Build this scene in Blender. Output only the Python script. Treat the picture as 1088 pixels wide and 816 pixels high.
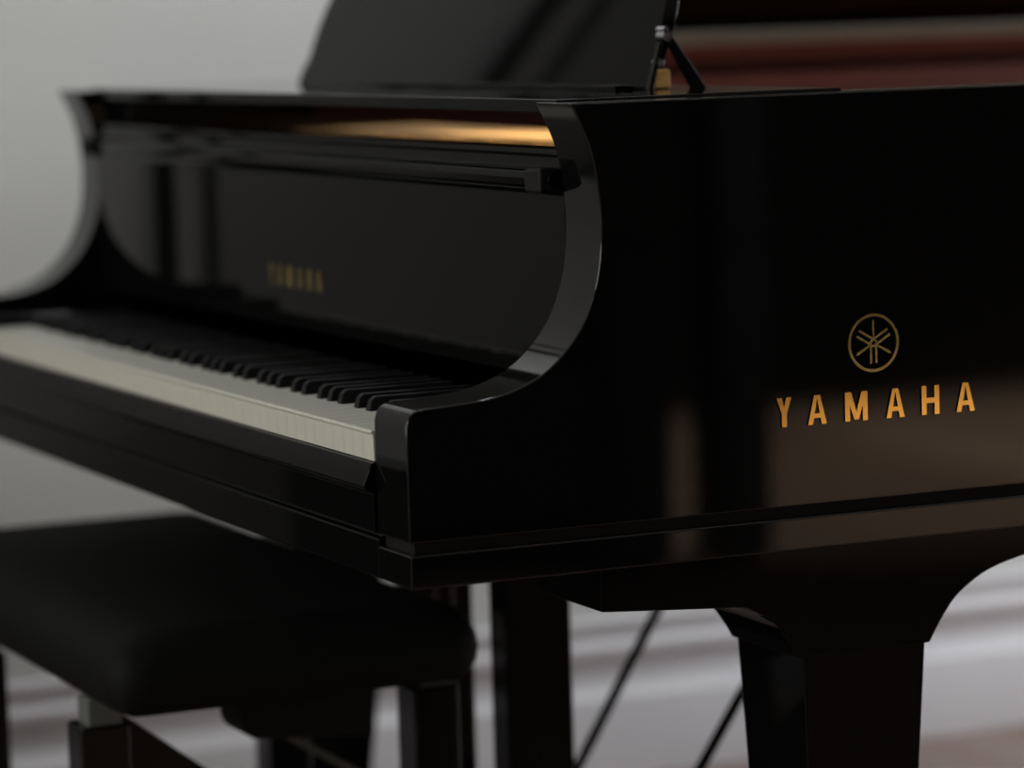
import bpy, bmesh, math, random
from mathutils import Vector, Matrix
C = bpy.context.scene
COL = C.collection
PI = math.pi
for o in list(bpy.data.objects): bpy.data.objects.remove(o)

# ------------------------------------------------------------------ camera
FPX, CX, CY, CZ, YAW, PITCH, ROLL = 3582.59, 2.6025, -1.0715, 1.0793, 0.4226, 0.1087, -0.0304
def make_camera():
    f = Vector((-math.cos(YAW)*math.cos(PITCH), math.sin(YAW)*math.cos(PITCH), -math.sin(PITCH)))
    r = f.cross(Vector((0, 0, 1))).normalized(); u = r.cross(f)
    c, s = math.cos(ROLL), math.sin(ROLL)
    r2 = c*r + s*u; u2 = -s*r + c*u
    cam = bpy.data.cameras.new('camera'); o = bpy.data.objects.new('camera', cam); COL.objects.link(o)
    o.matrix_world = Matrix(((r2.x, u2.x, -f.x, CX), (r2.y, u2.y, -f.y, CY), (r2.z, u2.z, -f.z, CZ), (0, 0, 0, 1)))
    cam.sensor_width = 36; cam.lens = FPX/1088*36
    cam.clip_start = .05; cam.clip_end = 60
    cam.dof.use_dof = True
    cam.dof.focus_distance = (Vector((0, .40, .75))-Vector((CX, CY, CZ))).dot(f)
    cam.dof.aperture_fstop = 2.7
    C.camera = o
make_camera()

# ------------------------------------------------------------------ light
w = bpy.data.worlds.new('world'); C.world = w; w.use_nodes = True
w.node_tree.nodes['Background'].inputs[0].default_value = (.62, .74, .9, 1)
w.node_tree.nodes['Background'].inputs[1].default_value = .5
C.view_settings.view_transform = 'Standard'; C.view_settings.look = 'None'
C.view_settings.exposure = 0; C.view_settings.gamma = 1; C.view_settings.use_curve_mapping = False
def area(name, loc, rot, sx, sy, e, col):
    l = bpy.data.lights.new(name, 'AREA'); l.shape = 'RECTANGLE'; l.size = sx; l.size_y = sy; l.energy = e; l.color = col
    o = bpy.data.objects.new(name, l); o.location = loc; o.rotation_euler = rot; COL.objects.link(o); return o
area('daylight_back', (-.3, 5.93, 1.75), (-PI/2, 0, 0), 2.3, 1.5, 250, (.90, .95, 1.0))
area('daylight_front', (.2, -4.43, 1.75), (PI/2, 0, 0), 2.3, 1.5, 80, (1.0, .97, .90))

# ------------------------------------------------------------------ materials
def mat(name, col, rough=.5, metal=0, ior=1.45, spec=None):
    m = bpy.data.materials.new(name); m.use_nodes = True
    b = m.node_tree.nodes['Principled BSDF']
    b.inputs['Base Color'].default_value = (*col, 1); b.inputs['Roughness'].default_value = rough
    b.inputs['Metallic'].default_value = metal; b.inputs['IOR'].default_value = ior
    return m
def noise_mat(name, c1, c2, scale, rough=.5, ior=1.45, bump=0, stretch=(1, 1, 1), metal=0):
    m = mat(name, c1, rough, metal, ior); nt = m.node_tree; b = nt.nodes['Principled BSDF']
    tc = nt.nodes.new('ShaderNodeTexCoord'); mp = nt.nodes.new('ShaderNodeMapping'); mp.inputs['Scale'].default_value = stretch
    n = nt.nodes.new('ShaderNodeTexNoise'); n.inputs['Scale'].default_value = scale; n.inputs['Detail'].default_value = 4
    r = nt.nodes.new('ShaderNodeValToRGB'); r.color_ramp.elements[0].color = (*c1, 1); r.color_ramp.elements[1].color = (*c2, 1)
    r.color_ramp.elements[0].position = .3; r.color_ramp.elements[1].position = .7
    L = nt.links; L.new(tc.outputs['Object'], mp.inputs[0]); L.new(mp.outputs[0], n.inputs['Vector'])
    L.new(n.outputs['Fac'], r.inputs[0]); L.new(r.outputs[0], b.inputs['Base Color'])
    if bump:
        bp = nt.nodes.new('ShaderNodeBump'); bp.inputs['Strength'].default_value = bump; bp.inputs['Distance'].default_value = .002
        L.new(n.outputs['Fac'], bp.inputs['Height']); L.new(bp.outputs[0], b.inputs['Normal'])
    return m
def wood_floor():
    m = mat('floor_wood', (.2, .1, .07), .35); nt = m.node_tree; b = nt.nodes['Principled BSDF']
    tc = nt.nodes.new('ShaderNodeTexCoord'); br = nt.nodes.new('ShaderNodeTexBrick'); L = nt.links
    br.inputs['Scale'].default_value = 1; br.inputs['Brick Width'].default_value = 1.6; br.inputs['Row Height'].default_value = .12
    br.inputs['Mortar Size'].default_value = .0015
    br.inputs['Color1'].default_value = (.34, .235, .19, 1); br.inputs['Color2'].default_value = (.27, .18, .145, 1); br.inputs['Mortar'].default_value = (.05, .03, .02, 1)
    L.new(tc.outputs['Object'], br.inputs['Vector'])
    n = nt.nodes.new('ShaderNodeTexNoise'); n.inputs['Scale'].default_value = 6; mp = nt.nodes.new('ShaderNodeMapping'); mp.inputs['Scale'].default_value = (.6, 12, 1)
    L.new(tc.outputs['Object'], mp.inputs[0]); L.new(mp.outputs[0], n.inputs['Vector'])
    mx = nt.nodes.new('ShaderNodeMix'); mx.data_type = 'RGBA'; mx.blend_type = 'MULTIPLY'; mx.inputs[0].default_value = .35
    L.new(br.outputs['Color'], mx.inputs[6]); L.new(n.outputs['Color'], mx.inputs[7]); L.new(mx.outputs[2], b.inputs['Base Color'])
    return m
BLACK = mat('polished_black_lacquer', (.003, .003, .003), .035, 0, 1.2)
DESKBLACK = mat('polished_black_lacquer_desk', (.003, .003, .003), .05, 0, 1.16)
RIMBLACK = mat('polished_black_lacquer_case', (.003, .003, .003), .03, 0, 1.45)
SATIN = mat('satin_black_lacquer', (.004, .004, .004), .22, 0, 1.36)
DULL = mat('dull_black', (.004, .004, .004), .6, 0, 1.3)
EBONY = mat('black_key_ebony', (.009, .009, .010), .42, 0, 1.25)
IVORY = noise_mat('ivory_white_key', (.53, .53, .47), (.57, .57, .51), 9, .3, 1.4)
GOLD = noise_mat('gold_lacquered_iron', (.86, .50, .17), (.95, .62, .26), 30, .6, ior=1.1, metal=0)
BRASS = mat('polished_brass', (1.0, .64, .17), .10, 1)
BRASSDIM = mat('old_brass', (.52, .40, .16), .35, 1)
CHROME = mat('chrome', (.85, .85, .9), .2, 1)
MAHOG = noise_mat('mahogany_veneer', (.13, .028, .021), (.18, .042, .028), 6, .4, 1.4, stretch=(1, .3, 8))
SPRUCE = noise_mat('spruce_soundboard', (.45, .28, .13), (.55, .35, .17), 8, .4, stretch=(12, .5, 1))
FELT = mat('dark_red_felt', (.03, .002, .002), .95)
SHADERED = mat('dark_red_shade_tint', (.035, .006, .006), .5, 0, 1.3)
STEEL = mat('string_copper', (.62, .40, .18), .45, .5)
PINS = mat('blued_tuning_pins', (.20, .12, .06), .5, .2)
REFLRED = noise_mat('red_reflection_tint', (.40, .115, .085), (.48, .14, .10), 6, .5, 1.3, stretch=(1, .3, 8))
REFLGREY = mat('grey_reflection_tint', (.50, .52, .53), .5, .1)
LEATH = noise_mat('black_leatherette', (.0045, .005, .0048), (.006, .0065, .006), 260, .65, 1.2, bump=.25)
GREYMET = noise_mat('grey_painted_metal', (.10, .11, .10), (.12, .13, .12), 40, .35)
WALL = noise_mat('grey_wall_paint', (.72, .73, .72), (.74, .75, .74), 3, .75, 1.4, bump=.05)
WHITE = noise_mat('white_gloss_paint', (.70, .68, .70), (.72, .70, .72), 4, .35, 1.45)
DIMGREY = noise_mat('dimming_grey', (.36, .36, .345), (.38, .38, .365), 3, .5, 1.4)
DARKWALL = noise_mat('charcoal_wall_paint', (.010, .009, .008), (.014, .012, .011), 3, .8, 1.2)
CEIL = mat('ceiling_paint', (.62, .62, .60), .8)
FLOORM = wood_floor()

# ------------------------------------------------------------------ helpers
def build(name, bm, m, parent=None, bevel=0, smooth=True, ang=35, seg=2):
    bmesh.ops.recalc_face_normals(bm, faces=bm.faces)
    me = bpy.data.meshes.new(name); bm.to_mesh(me); bm.free(); me.materials.append(m)
    if smooth:
        for p in me.polygons: p.use_smooth = True
        me.set_sharp_from_angle(angle=math.radians(ang))
    o = bpy.data.objects.new(name, me); COL.objects.link(o)
    if bevel:
        b = o.modifiers.new('bevel', 'BEVEL'); b.width = bevel; b.segments = seg; b.limit_method = 'ANGLE'; b.angle_limit = math.radians(40); b.harden_normals = True
    if parent is not None: attach(o, parent)
    return o
def attach(o, parent):
    o.parent = parent
    if parent.type == 'EMPTY': o.matrix_parent_inverse = Matrix.Translation(-parent.location)
def struct(name, bm, m, **k):
    o = build(name, bm, m, **k); o['kind'] = 'structure'; return o
def thing(name, label, cat, loc, group=None):
    o = bpy.data.objects.new(name, None); COL.objects.link(o); o.location = loc; o.empty_display_size = .1
    o['label'] = label; o['category'] = cat
    if group: o['group'] = group
    return o
def box(bm, x0, x1, y0, y1, z0, z1):
    v = [bm.verts.new((x, y, z)) for x in (x0, x1) for y in (y0, y1) for z in (z0, z1)]
    for f in ((0, 1, 3, 2), (4, 6, 7, 5), (0, 4, 5, 1), (2, 3, 7, 6), (0, 2, 6, 4), (1, 5, 7, 3)): bm.faces.new([v[i] for i in f])
    return bm
def B(x0, x1, y0, y1, z0, z1): return box(bmesh.new(), x0, x1, y0, y1, z0, z1)
def prism(bm, pts, axis, a, b):
    def P(p, t):
        if axis == 0: return (t, p[0], p[1])
        if axis == 1: return (p[0], t, p[1])
        return (p[0], p[1], t)
    A = [bm.verts.new(P(p, a)) for p in pts]; D = [bm.verts.new(P(p, b)) for p in pts]
    n = len(pts)
    bm.faces.new(A); bm.faces.new(D[::-1])
    for i in range(n): bm.faces.new((A[i], D[i], D[(i+1) % n], A[(i+1) % n]))
    return bm
def tube(bm, p, q, r, n=16, r2=None):
    p = Vector(p); q = Vector(q); d = (q-p).normalized()
    a = d.orthogonal().normalized(); b = d.cross(a); r2 = r if r2 is None else r2
    A = [bm.verts.new(p+r*(math.cos(t)*a+math.sin(t)*b)) for t in [2*PI*i/n for i in range(n)]]
    D = [bm.verts.new(q+r2*(math.cos(t)*a+math.sin(t)*b)) for t in [2*PI*i/n for i in range(n)]]
    bm.faces.new(A); bm.faces.new(D[::-1])
    for i in range(n): bm.faces.new((A[i], D[i], D[(i+1) % n], A[(i+1) % n]))
    return bm
def lathe(bm, c, prof, n=24):
    rings = []
    for r, z in prof: rings.append([bm.verts.new((c[0]+r*math.cos(2*PI*i/n), c[1]+r*math.sin(2*PI*i/n), c[2]+z)) for i in range(n)])
    for k in range(len(rings)-1):
        for i in range(n): bm.faces.new((rings[k][i], rings[k][(i+1) % n], rings[k+1][(i+1) % n], rings[k+1][i]))
    bm.faces.new(rings[0]); bm.faces.new(rings[-1][::-1]); return bm
def smooth_pts(pts, n=5):
    out = []
    for i in range(len(pts)-1):
        p0 = pts[max(i-1, 0)]; p1 = pts[i]; p2 = pts[i+1]; p3 = pts[min(i+2, len(pts)-1)]
        for k in range(n):
            t = k/n
            out.append(tuple(.5*((2*p1[j]) + (-p0[j]+p2[j])*t + (2*p0[j]-5*p1[j]+4*p2[j]-p3[j])*t*t + (-p0[j]+3*p1[j]-3*p2[j]+p3[j])*t**3) for j in (0, 1)))
    out.append(pts[-1]); return out
def frame_quads(bm, pts2, to3, th):
    """a flat 2-D polygon raised by th; to3(u, v, h) -> point"""
    A = [bm.verts.new(to3(u, v, 0)) for u, v in pts2]; D = [bm.verts.new(to3(u, v, th)) for u, v in pts2]
    bm.faces.new(A); bm.faces.new(D[::-1]); n = len(pts2)
    for i in range(n): bm.faces.new((A[i], D[i], D[(i+1) % n], A[(i+1) % n]))

# ------------------------------------------------------------------ room
FL = -.03; XL = -1.77; XR = 5.72; YB = 6.0; YF = -4.5; ZC = 2.75
struct('floor', B(XL-.2, XR+.2, YF-.2, YB+.2, FL-.1, FL), FLOORM)
struct('ceiling', B(XL-.2, XR+.2, YF-.2, YB+.2, ZC, ZC+.1), CEIL)
struct('wall_left', B(XL-.15, XL, YF, YB, FL, ZC), WALL)
struct('wall_right', B(XR, XR+.15, YF, YB, FL, ZC), DARKWALL)
def wall_y(name, y0, y1, wx0, wx1, wz0, wz1):
    bm = bmesh.new()
    box(bm, XL-.15, wx0, y0, y1, FL, ZC); box(bm, wx1, XR+.15, y0, y1, FL, ZC)
    box(bm, wx0, wx1, y0, y1, FL, wz0); box(bm, wx0, wx1, y0, y1, wz1, ZC)
    return struct(name, bm, WALL)
wall_y('wall_back', YB, YB+.15, -1.45, .85, 1.0, 2.5)
wall_y('wall_front', YF-.15, YF, -.95, 1.35, 1.0, 2.5)
def window(name, x0, x1, y, z0, z1):
    bm = bmesh.new(); t = .05
    box(bm, x0, x0+t, y-.03, y+.03, z0, z1); box(bm, x1-t, x1, y-.03, y+.03, z0, z1)
    box(bm, x0+t, x1-t, y-.03, y+.03, z0, z0+t); box(bm, x0+t, x1-t, y-.03, y+.03, z1-t, z1)
    xm = (x0+x1)/2; box(bm, xm-.025, xm+.025, y-.03, y+.03, z0+t, z1-t)
    return struct(name, bm, WHITE)
window('window_1', -1.45, .85, YB+.08, 1.0, 2.5)
window('window_2', -.95, 1.35, YF-.08, 1.0, 2.5)
# moulded baseboard of the wall behind the piano
prof = [(0, .205), (.006, .203), (.009, .198), (.009, .192), (.003, .186), (.002, .176), (.004, .169), (.014, .167), (.017, .162),
        (.017, .150), (.014, .145), (.004, .141), (.003, .134), (.004, .124), (.007, .112), (.012, .101), (.018, .093),
        (.025, .089), (.027, .085), (.027, FL), (0, FL)]
bm = bmesh.new(); prism(bm, [(XL+a, b) for a, b in prof], 1, YF, YB)
struct('baseboard_left', bm, WHITE, ang=50)
for nm, y0, y1 in (('baseboard_back', YB-.02, YB), ('baseboard_front', YF, YF+.02)):
    struct(nm, B(XL+.03, XR, y0, y1, FL, .15), WHITE)
# dark casings of a doorway on the left wall, beside the keyboard end
struct('trim_1', B(XL, XL+.012, -.022, .005, .21, 2.05), DULL)
struct('trim_2', B(XL, XL+.008, -.080, -.068, .21, 2.05), DULL)

struct('dimming_panel', B(XL, XL+.006, -.95, -.082, .0, 2.04), DIMGREY)  # unseen grey panel added to dim the wall mirrored in the lacquer
# ------------------------------------------------------------------ grand piano
ZB, ZM, ZT, T, W = .599, .634, 1.0038, .072, 1.5
piano = thing('grand_piano', 'polished black concert grand piano with raised lid, gold maker lettering on its side', 'piano', (-.75, 1.1, FL))
arm = smooth_pts([(.161, ZT), (.1705, .985), (.1785, .965), (.184, .94), (.187, .912), (.1868, .885), (.184, .86), (.177, .835),
                  (.166, .812), (.150, .792), (.131, .776), (.109, .765), (.083, .758), (.05, .7545), (.018, .7525), (.009, .751), (.003, .7465), (0, .738)])
def side_prof(z0): return arm + [(0, z0), (.95, z0), (.95, ZT)]
# plan outline beyond Y = .95
def plan(off):
    pts = [(-off, .95), (-off, 1.05), (-.03-off, 1.2), (-.12-off, 1.36), (-.28-off*.8, 1.5), (-.42-off*.8, 1.66), (-.50-off, 1.85),
           (-.56-off, 2.02), (-.68-off*.6, 2.16-off*.7), (-.88, 2.25-off), (-1.12, 2.27-off), (-1.34+off*.4, 2.21-off*.8), (-1.46+off*.8, 2.07-off*.5), (-1.5+off, 1.85), (-1.5+off, 1.4), (-1.5+off, .95)]
    return smooth_pts(pts, 6)
def curved_rim(bm, z0, z1, o0=0, o1=T):
    prism_ring = list(zip(plan(o0), plan(o1)))
    vs = [[bm.verts.new((a[0], a[1], z0)), bm.verts.new((a[0], a[1], z1)), bm.verts.new((b[0], b[1], z1)), bm.verts.new((b[0], b[1], z0))] for a, b in prism_ring]
    for i in range(len(vs)-1):
        for k in range(4): bm.faces.new((vs[i][k], vs[i][(k+1) % 4], vs[i+1][(k+1) % 4], vs[i+1][k]))
    bm.faces.new(vs[0]); bm.faces.new(vs[-1][::-1])
bm = bmesh.new()
prism(bm, side_prof(.6385), 0, -T, 0)
prism(bm, side_prof(.6385), 0, -W, -W+T)
curved_rim(bm, .6385, ZT)
rim = build('rim', bm, RIMBLACK, piano, bevel=.0022, ang=28, seg=3)
bm = bmesh.new()
box(bm, -T, -.007, .007, .95, .628, .6386); box(bm, -W+.007, -W+T, .007, .95, .628, .6386); curved_rim(bm, .628, .6386, .007, T)
build('groove', bm, DULL, rim)
bm = bmesh.new()
box(bm, -T, .001, 0, .95, ZB, .6285); box(bm, -W-.001, -W+T, 0, .95, ZB, .6285); curved_rim(bm, ZB, .6285, -.001, T)
build('lower_moulding', bm, RIMBLACK, rim, bevel=.002)
bm = bmesh.new()
box(bm, -T-.006, -T, .2, .95, .88, .992); box(bm, -W+T, -W+T+.006, .66, .95, .76, .992); curved_rim(bm, .80, .992, T, T+.006)
build('inner_rim', bm, MAHOG, piano)
build('action_side', B(-W+T, -W+T+.006, .2, .659, .76, .992), SATIN, piano)
# keybed, key slip, cheek
bm = bmesh.new()
prism(bm, [(0, ZB), (0, .634), (.004, .636), (.004, .668), (.5, .668), (.5, ZB)], 0, -W+T, -T)
build('key_bed', bm, BLACK, piano, bevel=.002)
bm = bmesh.new()
prism(bm, [(-.001, .7008), (-.0035, .6998), (-.0115, .6815), (-.0115, .6785), (-.008, .676), (-.003, .6735), (-.003, .640), (.012, .640), (.012, .7008)], 0, -W+T+.0005, -T-.0005)
build('key_slip', bm, BLACK, piano, bevel=.0015, ang=50)
KX0, KX1 = -T-.002, -T-.002-1.225
bm = bmesh.new(); box(bm, -W+T, KX1-.002, .001, .19, .668, .742)
build('cheek_block', bm, BLACK, piano, bevel=.004)
for yy, zz in ((.46, .9575),):
    build('shade_rail', B(-W+T+.008, -T-.008, yy, yy+.014, zz, .992), SHADERED, piano, bevel=.001)  # added rail, its dark red stands in for the shaded inner rim
for x0 in (-W+T+.008, -T-.048): build('shade_runner', B(x0, x0+.04, .215, .458, .962, .992), SATIN, piano, bevel=.001)  # added black boards standing in for shade under the shelf
# keys
kw = 1.225/52
def white_mesh():
    bm = bmesh.new(); h = kw/2-.0002
    prism(bm, [(.0, .7015), (-.0005, .724), (-.0025, .7265), (-.001, .7285), (.17, .7285), (.17, .7015)], 0, -h, h)
    bmesh.ops.recalc_face_normals(bm, faces=bm.faces)
    me = bpy.data.meshes.new('white_key'); bm.to_mesh(me); bm.free(); me.materials.append(IVORY); return me
def black_mesh():
    bm = bmesh.new(); h = .0055
    prism(bm, [(.050, .7275), (.053, .738), (.058, .7415), (.165, .7415), (.165, .7275)], 0, -h, h)
    for v in bm.verts:
        if v.co.z > .735: v.co.x *= .8
    bmesh.ops.recalc_face_normals(bm, faces=bm.faces)
    me = bpy.data.meshes.new('black_key'); bm.to_mesh(me); bm.free(); me.materials.append(EBONY); return me
wm, km = white_mesh(), black_mesh()
for i in range(52):
    o = bpy.data.objects.new('white_key', wm); COL.objects.link(o); o.location = (KX0-kw*(i+.5), 0, 0); attach(o, piano)
    b = o.modifiers.new('bevel', 'BEVEL'); b.width = .0003; b.segments = 2
# from the treble end: C8 B7 A7 G7 F7 E7 D7 C7 ...  gap i lies between white i and i+1
names = ['CBAGFED'[i % 7] for i in range(52)]
for i in range(51):
    hi, lo = names[i], names[i+1]
    if (hi, lo) in (('C', 'B'), ('F', 'E')): continue
    off = {'D': -.0025, 'E': .0025, 'G': -.003, 'A': 0, 'B': .003}.get(hi, 0)
    o = bpy.data.objects.new('black_key', km); COL.objects.link(o); o.location = (KX0-kw*(i+1)+off, 0, 0); attach(o, piano)
    b = o.modifiers.new('bevel', 'BEVEL'); b.width = .0012; b.segments = 2
# fallboard
fb = [(.1875, .757), (.1875, .921), (.184, .9245), (.178, .9265), (.1735, .930), (.172, .936), (.1745, .9415), (.181, .9445), (.1875, .9455),
      (.189, .954), (.1865, .957), (.188, .9615), (.206, .9625), (.206, .757)]
bm = bmesh.new(); prism(bm, fb, 0, -W+T+.001, -T-.001)
fall = build('fallboard', bm, BLACK, piano, bevel=.0008, ang=30)
for x0 in (-T-.036, -W+T+.002):
    build('fallboard_stop', B(x0, x0+.034, .164, .1872, .9235, .946), DULL, fall, bevel=.004)
bm = bmesh.new(); tube(bm, (-T-.004, .1935, .948), (-T+.0, .1935, .948), .010)
build('hinge_pin', bm, DULL, fall)
# music desk tray and desk
tray = build('music_desk_shelf', B(-W+T+.002, -T-.002, .183, .47, .993, 1.0055), BLACK, piano, bevel=.002)
tilt = math.radians(70); DX0, DX1, DY, DZ = -1.235, -.29, .382, 1.006
ud = Vector((0, math.cos(tilt), math.sin(tilt))); nd = Vector((0, -math.sin(tilt), math.cos(tilt)))
half = [(DX0, 0), (DX0+.003, .018), (DX0+.012, .032), (DX0+.012, .05), (DX0+.014, .075), (DX0+.022, .10), (DX0+.045, .14), (DX0+.10, .185), (DX0+.2, .215), (DX0+.32, .225)]
half = smooth_pts(half, 3)
outline = half + [(DX0+DX1-x, v) for x, v in half[::-1]]
bm = bmesh.new()
frame_quads(bm, outline, lambda a, v, h: Vector((a, DY, DZ)) + ud*v - nd*h, .014)
desk = build('music_desk', bm, DESKBLACK, piano, bevel=.0015, ang=30)
bm = bmesh.new(); box(bm, DX0+.08, DX1-.03, DY-.022, DY-.002, DZ-.001, DZ+.004)
build('desk_ledge', bm, BLACK, desk, bevel=.001)
# chrome hinge and prop stay at the treble edge of the desk
for px in (DX1+.004,):
    bm = bmesh.new()
    tube(bm, (px-.01, .399, 1.056), (px+.006, .399, 1.056), .0052); tube(bm, (px-.01, .397, 1.062), (px+.006, .397, 1.062), .003)
    tube(bm, (px-.008, .391, 1.031), (px+.005, .391, 1.031), .0035)
    build('stay_hinge', bm, CHROME, desk)
    bm = bmesh.new()
    s = Vector((px, .4, 1.056)); e = Vector((px, .436, 1.0045))
    prism(bm, [(.396, 1.058), (.404, 1.058), (.442, 1.0045), (.426, 1.0045)], 0, px-.004, px+.003)
    build('desk_stay', bm, SATIN, desk, bevel=.0008)
    bm = bmesh.new(); prism(bm, [(.378, 1.0045), (.3835, 1.0045), (.396, 1.050), (.391, 1.050)], 0, px-.004, px+.003)
    build('desk_stay', bm, SATIN, desk, bevel=.0008)
build('gold_reflection_block', B(DX1-.006, DX1+.003, .3865, .405, 1.0055, 1.024), GOLD, desk, bevel=.003)  # gold block standing in for the plate mirrored in the lid
# pin block cover, iron plate, struts, strings, soundboard
def inside(off):
    p = plan(off); return [(-off, .235)] + p + [(-W+off, .235)]
bm = bmesh.new(); box(bm, -W+T+.007, -T-.007, .206, .30, .86, .935)
build('pin_block', bm, SATIN, piano)
bm = bmesh.new(); prism(bm, [(x, max(y, .30)) for x, y in inside(T+.008)], 2, .915, .930)
plate = build('iron_plate', bm, GOLD, piano, bevel=.003)
for a, b, r in (((-.35, .62), (-.42, 1.35), .011), ((-.62, .62), (-.78, 1.75), .011), ((-.92, .62), (-1.1, 2.0), .011), ((-1.18, .62), (-1.33, 1.95), .011)):
    bm = bmesh.new(); tube(bm, (a[0], a[1], .934), (b[0], b[1], .934), r, 8)
    build('plate_strut', bm, GOLD, plate)
bm = bmesh.new(); box(bm, -1.38, -.12, .545, .562, .929, .944)
build('string_rest', bm, GOLD, plate, bevel=.002)
bm = bmesh.new()
for i in range(100):
    for k in range(2):
        x = -.13-i*.0124; tube(bm, (x, .36+k*.05+.08*abs(math.sin(i*.31))*.3, .929), (x, .36+k*.05+.08*abs(math.sin(i*.31))*.3, .942), .003, 6)
o = build('tuning_pins', bm, PINS, plate); o['kind'] = 'stuff'
bm = bmesh.new()
for i in range(90):
    x = -.14-i*.0136; L = .35+i*.0155
    tube(bm, (x, .42, .945), (x-.10*(i/90), min(.42+L, 1.95), .945), .0008, 5)
o = build('strings', bm, STEEL, plate); o['kind'] = 'stuff'
bm = bmesh.new(); prism(bm, inside(T+.008), 2, .84, .86)
build('soundboard', bm, SPRUCE, piano)
bm = bmesh.new(); prism(bm, [(x, max(y, .5)) for x, y in inside(T-.002)], 2, .615, .64)
build('under_frame', bm, SATIN, piano)
# lid, open on the bass side hinge; the front flap lies folded back on top of it
la = math.radians(29); HX, HZ = -W+.004, ZT-.001
def lidpt(x, y, h):   # x measured from hinge along the closed lid
    return Vector((HX + x*math.cos(la) - h*math.sin(la), y, HZ + x*math.sin(la) + h*math.cos(la)))
lp = [(p[0]+W, p[1]) for p in plan(-.012)]
lid_poly = [(1.512, .72)] + lp + [(-.012, .72)]
bm = bmesh.new(); frame_quads(bm, [(max(x, 0.0), y) for x, y in lid_poly], lidpt, .019)
lid = build('lid', bm, BLACK, piano, bevel=.003)
bm = bmesh.new(); frame_quads(bm, [(.0, .723), (1.505, .723), (1.505, 1.16), (.0, 1.16)], lambda x, y, h: lidpt(x, y, h+.021), .019)
build('lid_flap', bm, BLACK, lid, bevel=.003)
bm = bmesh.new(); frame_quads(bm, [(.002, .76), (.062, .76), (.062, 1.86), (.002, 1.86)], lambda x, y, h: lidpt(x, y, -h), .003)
build('red_reflection_strip', bm, REFLRED, lid)  # red strip standing in for the inner rim mirrored in the lid
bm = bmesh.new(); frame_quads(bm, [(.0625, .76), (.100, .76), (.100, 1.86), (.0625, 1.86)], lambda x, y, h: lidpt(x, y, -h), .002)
build('grey_reflection_strip', bm, REFLGREY, lid)  # grey strip standing in for a pale reflection in the lid
for y in (.95, 1.75):
    bm = bmesh.new(); tube(bm, (HX, y-.06, HZ-.004), (HX, y+.06, HZ-.004), .006, 12)
    build('lid_hinge', bm, BRASS, lid)
bm = bmesh.new(); e = lidpt(1.2, 1.1, 0); tube(bm, (-.10, 1.05, .93), e, .011, 12)
build('lid_prop', bm, BLACK, piano)

# legs with bracket
arc = [(0, .495), (.006, .505), (.016, .520), (.028, .534), (.044, .546), (.066, .557), (.10, .566), (.15, .573)]
def bracket(x0, x1):
    y0, y1 = .388, .526
    left = [(y0-dy, z) for dy, z in arc if z < .546] + [(y0-.045, .546)]
    left = left[::-1]
    right = [(y1+dy, z) for dy, z in arc]
    pts = [(.192, ZB), (.192, .5565), (.335, .5465)] + left[1:] + smooth_pts(right, 3) + [(.78, .578), (.78, ZB)]
    bm = bmesh.new(); prism(bm, pts, 0, x0, x1)
    return bm
def leg(parent, cx, cy, top, wbase=.064, wtop=.064, wbot=.042):
    bm = bmesh.new(); rings = []
    for z, h in ((top, wtop), (top-.115, wtop*.92), (top-.25, wtop*.84), (.12, wbot), (.085, wbot)):
        rings.append([bm.verts.new((cx+a*h, cy+b*h, z)) for a, b in ((-1, -1), (1, -1), (1, 1), (-1, 1))])
    for k in range(len(rings)-1):
        for i in range(4): bm.faces.new((rings[k][i], rings[k][(i+1) % 4], rings[k+1][(i+1) % 4], rings[k+1][i]))
    bm.faces.new(rings[0][::-1]); bm.faces.new(rings[-1])
    L = build('leg', bm, BLACK, parent, bevel=.002)
    bm = bmesh.new(); tube(bm, (cx-.016, cy, FL+.035), (cx+.016, cy, FL+.035), .035, 24)
    tube(bm, (cx, cy, FL+.05), (cx, cy, .088), .016, 16)
    build('caster', bm, BRASSDIM, L)
    return L
for x0, x1 in ((-.158, -.03), (-1.47, -1.342)):
    build('leg_bracket', bracket(x0, x1), BLACK, piano, bevel=.0015, ang=25)
    leg(piano, (x0+x1)/2, .457, .4965)
build('leg_bracket', B(-1.12, -.96, 1.86, 2.02, .50, .616), BLACK, piano, bevel=.003)
leg(piano, -1.04, 1.94, .50)

# pedal lyre
lyre = build('pedal_lyre', B(-.93, -.60, .35, .47, .575, .5995), BLACK, piano, bevel=.003)
for x in (-.684, -.95): build('lyre_post', B(x, x+.046, .370, .448, .10, .576), BLACK, lyre, bevel=.004)
build('pedal_box', B(-.95, -.60, .34, .49, .035, .101), BLACK, lyre, bevel=.006)
for x in (-.86, -.775, -.69):
    bm = bmesh.new(); prism(bm, [(-.011, .35), (-.008, .25), (-.019, .22), (-.021, .19), (-.012, .165), (.012, .165), (.021, .19), (.019, .22), (.008, .25), (.011, .35)], 2, .045, .055)
    bmesh.ops.translate(bm, verts=bm.verts, vec=(x, 0, 0)); build('pedal', bm, BRASS, lyre, bevel=.002)
for x, p, q in ((-.65, (.482, .07), (.848, .60)), (-.87, (.480, .085), (.80, .60))):
    bm = bmesh.new(); tube(bm, (x, p[0], p[1]), (x, q[0], q[1]), .0062, 12); build('lyre_brace', bm, SATIN, lyre)
for x in (-.87, -.82, -.77):
    bm = bmesh.new(); tube(bm, (x, .385, .10), (x, .385, .58), .0035, 8); build('pedal_rod', bm, SATIN, lyre)

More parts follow.
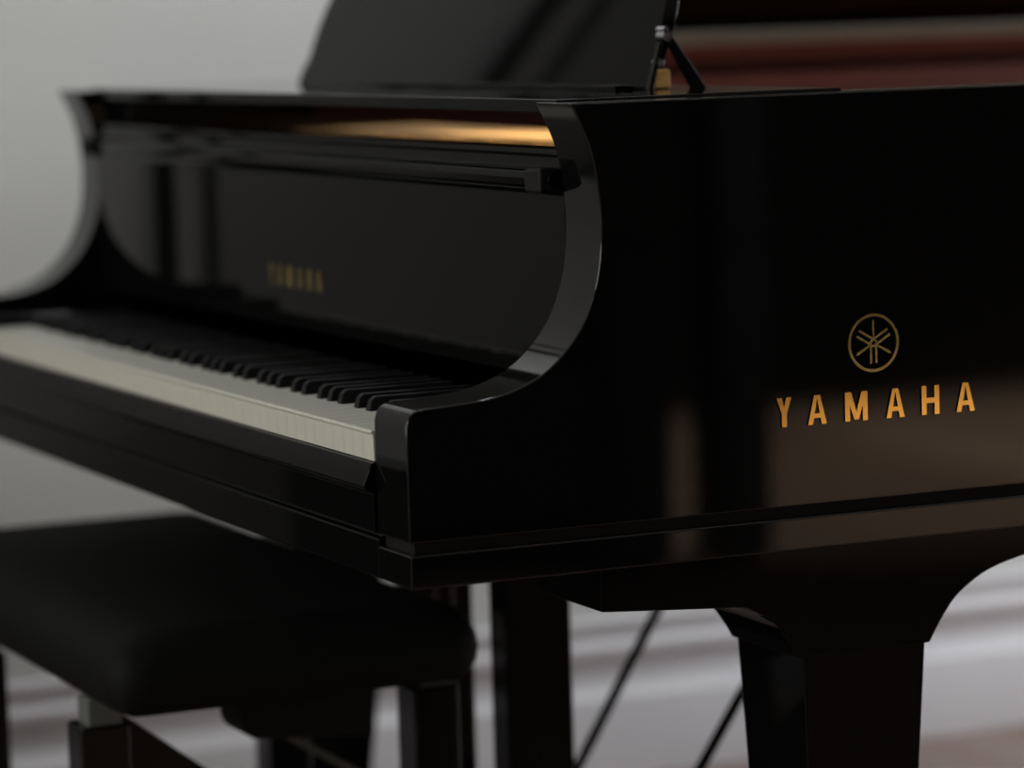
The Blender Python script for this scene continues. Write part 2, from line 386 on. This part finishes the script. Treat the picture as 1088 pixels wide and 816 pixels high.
# ---- lettering
def glyph(ch, wd):
    """bold condensed capitals, unit height, width wd: list of convex polygons"""
    s = .19
    if ch == 'Y':
        m = wd/2
        return [[(0, 1), (s*1.05, 1), (m+s*.42, .40), (m-s*.42, .40)], [(wd-s*1.05, 1), (wd, 1), (m+s*.42, .40), (m-s*.42, .40)], [(m-s*.5, 0), (m+s*.5, 0), (m+s*.5, .46), (m-s*.5, .46)]]
    if ch == 'A':
        m = wd/2
        return [[(0, 0), (s, 0), (m+.02, 1), (m-s*.6, 1)], [(wd-s, 0), (wd, 0), (m+s*.6, 1), (m-.02, 1)], [(s*.8, .22), (wd-s*.8, .22), (wd-s*1.05, .38), (s*1.05, .38)]]
    if ch == 'M':
        m = wd/2
        return [[(0, 0), (s, 0), (s, 1), (0, 1)], [(wd-s, 0), (wd, 0), (wd, 1), (wd-s, 1)], [(s*.2, 1), (s*1.25, 1), (m+s*.45, .05), (m-s*.45, .05)], [(wd-s*1.25, 1), (wd-s*.2, 1), (m+s*.45, .05), (m-s*.45, .05)]]
    return [[(0, 0), (s, 0), (s, 1), (0, 1)], [(wd-s, 0), (wd, 0), (wd, 1), (wd-s, 1)], [(s*.9, .40), (wd-s*.9, .40), (wd-s*.9, .58), (s*.9, .58)]]
WORD = [('Y', 0, 54), ('A', 113, 181), ('M', 249, 332), ('A', 402, 469), ('H', 534, 600), ('A', 665, 734)]
def lettering(to3, length, height, m, parent, th, scale_x=1, label=None):
    k = length/734
    for n, (ch, a, b) in enumerate(WORD):
        bm = bmesh.new()
        for j, poly in enumerate(glyph(ch, (b-a)*k/height)):
            frame_quads(bm, [(a*k+u*height, v*height) for u, v in poly], lambda u, v, h: to3(u, v, h*(1+.02*j)), th)
        o = build('letter', bm, m, parent, smooth=False)
        o['label'] = label
lettering(lambda u, v, h: Vector((.0+h, .3535+u, .7105+v)), .2045, .0262, BRASS, rim, .0016, label='brass letter of the maker name on the side')
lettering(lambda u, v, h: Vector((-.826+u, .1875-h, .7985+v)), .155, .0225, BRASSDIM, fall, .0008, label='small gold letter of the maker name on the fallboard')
# emblem: ring with three crossed tuning forks
bm = bmesh.new(); ec = (.4535, .7793); R0, R1 = .0262, .0236; n = 56
def E3(u, v, h): return Vector((h, ec[0]+u, ec[1]+v))
v = [[bm.verts.new(E3(r*math.cos(2*PI*i/n), r*math.sin(2*PI*i/n), h)) for r, h in ((R0, 0), (R0, .0014), (R1, .0014), (R1, 0))] for i in range(n)]
for i in range(n):
    for k in range(4): bm.faces.new((v[i][k], v[i][(k+1) % 4], v[(i+1) % n][(k+1) % 4], v[(i+1) % n][k]))
EMB = mat('dark_bronze', (.52, .46, .22), .14, 1)
emblem = build('emblem', bm, EMB, rim, smooth=False); emblem['label'] = 'round bronze emblem of three crossed tuning forks'
for j in range(3):
    bm = bmesh.new(); a = PI/2 + j*2*PI/3
    def rot(u, v): return (u*math.cos(a)-v*math.sin(a), u*math.sin(a)+v*math.cos(a))
    th = .0012+.00008*j
    def poly(pts): frame_quads(bm, [rot(*p) for p in pts], E3, th)
    poly([(.004, -.0008), (.0185, -.0013), (.021, 0), (.0185, .0013), (.004, .0008)])         # stem
    for sgn in (1, -1):
        poly([(.0045, 0), (.0045, sgn*.001), (.0015, sgn*.0038), (-.0185, sgn*.0038), (-.0185, sgn*.0017), (.0008, sgn*.0017), (.0028, 0)][::sgn])
    build('tuning_fork_mark', bm, EMB, emblem if False else rim, smooth=False)

# ------------------------------------------------------------------ piano bench
bench = thing('piano_bench', 'long black padded piano bench in front of the keyboard', 'bench', (-.93, .09, FL))
def cushion(x0, x1, y0, y1, z0, z1):
    bm = bmesh.new(); nx, ny = 34, 20; top = []
    H = (z1-z0)
    def pt(u, v, s):
        # rounded-rectangle plan, puffed section
        x = x0+(x1-x0)*u; y = y0+(y1-y0)*v
        e = min(u*(x1-x0), (1-u)*(x1-x0), v*(y1-y0), (1-v)*(y1-y0))
        k = min(1, e/.05); g = math.sqrt(max(0, 1-(1-k)**2))
        return x, y, g
    grid = {}
    for sgn in (1, -1):
        for i in range(nx+1):
            for j in range(ny+1):
                u = .5-.5*math.cos(PI*i/nx); v = .5-.5*math.cos(PI*j/ny)
                edge = i in (0, nx) or j in (0, ny)
                if sgn == -1 and edge: grid[sgn, i, j] = grid[1, i, j]; continue
                x, y, g = pt(u, v, sgn)
                zc = z0+H*.42
                z = zc + (g*H*.58 if sgn == 1 else -min(1, g*1.4)*H*.42)
                r = .035
                cx = min(max(x, x0+r), x1-r); cy = min(max(y, y0+r), y1-r); dx, dy = x-cx, y-cy
                if dx and dy:
                    q = max(abs(dx), abs(dy))/math.hypot(dx, dy); x, y = cx+dx*q, cy+dy*q
                grid[sgn, i, j] = bm.verts.new((x, y, z))
        for i in range(nx):
            for j in range(ny):
                q = [grid[sgn, i, j], grid[sgn, i+1, j], grid[sgn, i+1, j+1], grid[sgn, i, j+1]]
                bm.faces.new(q if sgn == 1 else q[::-1])
    return bm
build('seat_cushion', cushion(-1.375, -.515, -.105, .296, .404, .484), LEATH, bench, ang=80)
build('seat_frame', B(-1.28, -.60, -.06, .25, .392, .412), DULL, bench, bevel=.004)
# rounded plate of the height mechanism
pl = [(.052, .405), (.052, .372), (.057, .360), (.070, .352), (.20, .340), (.20, .405)]
bm = bmesh.new(); prism(bm, smooth_pts(pl[1:4], 4) + pl[4:] + [pl[0]], 0, -.66, -.60); build('lift_plate', bm, DULL, bench, bevel=.003)
for x in (-.66, -1.11):
    for y in (-.112, .25):
        L = build('leg', B(x, x+.05, y, y+.052, FL, .382), SATIN, bench, bevel=.003)
        build('lift_post', B(x+.008, x+.044, y+.010, y+.046, .38, .41), GREYMET, L, bevel=.002)
def bar(x0, x1, p, q, wd):
    p = Vector(p); q = Vector(q); d = (q-p).normalized(); nn = Vector((-d.y, d.x))*wd
    bm = bmesh.new(); prism(bm, [tuple(p), tuple(q), tuple(q+nn), tuple(p+nn)][::-1], 0, x0, x1); return bm
for x in (-.645,):
    build('brace', bar(x, x+.025, (-.11, .356), (.235, .09), .055), SATIN, bench, bevel=.002)
    build('brace', bar(x-.03, x-.018, (.10, .350), (.235, .265), .008), GREYMET, bench)
for y in (-.10, .225):
    build('stretcher', B(-1.06, -.66, y, y+.025, .09, .13), SATIN, bench, bevel=.002)

# ------------------------------------------------------------------ unseen lamps and furniture, added for light and reflections
def downlight(x, y, e=1050, col=(1.0, .98, .80), ang=62, rad=.05, group='added warm downlights', lab='round recessed warm downlight added unseen for the light pool on the open floor'):
    t = thing('added_downlight', lab, 'light', (x, y, ZC), group)
    bm = bmesh.new(); lathe(bm, (x, y, ZC), [(.07, 0), (.075, -.006), (.06, -.012), (.05, -.012)]); build('trim_ring', bm, CHROME, t)
    l = bpy.data.lights.new('added_downlight_lamp', 'SPOT'); l.energy = e; l.color = col; l.spot_size = math.radians(ang); l.spot_blend = .5; l.shadow_soft_size = rad
    o = bpy.data.objects.new('added_downlight_lamp', l); COL.objects.link(o); o.location = (x, y, ZC-.05); attach(o, t)
for x, y in ((4.4, 2.9), (4.4, 4.5)): downlight(x, y)  # unseen lamps added for the warm floor pool mirrored in the side
downlight(.5, 3.4, 150, (1.0, .80, .55), 110, .06, None, 'round recessed downlight added unseen to warm the gold plate of the piano')  # unseen lamp added to bring warm light onto the gold plate
for y in (.7, 2.1): downlight(-1.1, y, 28, (.93, .97, 1.0), 150, .08, 'added cool wall washing downlights', 'round recessed cool downlight added unseen to brighten the wall behind the piano')  # unseen lamps added so the wall brightens towards the top
t = thing('added_loudspeaker', 'slim black column added unseen to darken a strip of the mirrored floor', 'added_loudspeaker', (3.48, 2.12, FL))  # unseen dark column added to break up the mirrored floor pool
build('cabinet', B(3.35, 3.50, 2.07, 2.178, FL, 1.05), SATIN, t, bevel=.006)
for z, r in ((.85, .03), (.62, .045), (.38, .045)):
    bm = bmesh.new(); tube(bm, (3.35, 2.124, z), (3.343, 2.124, z), r, 28, r*.9); build('driver', bm, DULL, t)
t = thing('added_sofa', 'long black seat added unseen to darken the mirrored floor', 'added_sofa', (3.8, .9, FL))  # unseen dark bulk added to keep the mirrored floor black here
build('seat', B(3.3, 4.2, -.2, 1.76, .10, .40), LEATH, t, bevel=.03)
build('backrest', B(4.1, 4.35, -.2, 1.76, .10, .80), LEATH, t, bevel=.03)
for y in (-.32, 1.778): build('armrest', B(3.3, 4.3, y, y+.16, FL+.01, .62), LEATH, t, bevel=.03)
for x in (3.4, 4.15):
    for y in (-.25, 1.80):
        build('leg', B(x, x+.05, y, y+.05, FL, .0), SATIN, t)

t = thing('added_sideboard', 'low black cupboard added unseen to darken reflections in the piano front', 'cabinet', (-1.53, -1.3, FL))  # unseen dark furniture added to blacken what the arm front mirrors
build('carcass', B(-1.72, -1.34, -2.0, -.535, .02, .585), SATIN, t, bevel=.004)
build('top', B(-1.725, -1.325, -2.015, -.52, .585, .61), SATIN, t, bevel=.004)
for y in (-1.98, -1.30):
    d = build('door', B(-1.34, -1.325, y, y+.66, .04, .57), SATIN, t, bevel=.003)
    bm = bmesh.new(); tube(bm, (-1.318, y+.33-.05, .50), (-1.318, y+.33+.05, .50), .005); build('handle', bm, CHROME, d)
for x in (-1.70, -1.39):
    for y in (-1.98, -.66): build('leg', B(x, x+.04, y, y+.04, FL, .02), SATIN, t)

# unseen narrow warm spotlight, added to brighten the iron plate through the open side
t = thing('added_spotlight', 'small black spotlight added unseen to brighten the iron plate', 'light', (2.4, 1.7, ZC))
bm = bmesh.new(); tube(bm, (2.4, 1.7, ZC), (2.4, 1.7, ZC-.07), .012, 12); build('stem', bm, SATIN, t)
dv = (Vector((-.68, .53, .93)) - Vector((2.4, 1.7, ZC-.10))).normalized(); p0 = Vector((2.4, 1.7, ZC-.10))
bm = bmesh.new(); tube(bm, p0-dv*.06, p0+dv*.06, .035, 20); build('lamp_head', bm, SATIN, t)
l = bpy.data.lights.new('added_spotlight_lamp', 'SPOT'); l.energy = 720; l.color = (1.0, .80, .52); l.spot_size = math.radians(6.6); l.spot_blend = .6; l.shadow_soft_size = .02
o = bpy.data.objects.new('added_spotlight_lamp', l); COL.objects.link(o); o.location = p0+dv*.065; o.rotation_euler = dv.to_track_quat('-Z', 'Y').to_euler(); attach(o, t)
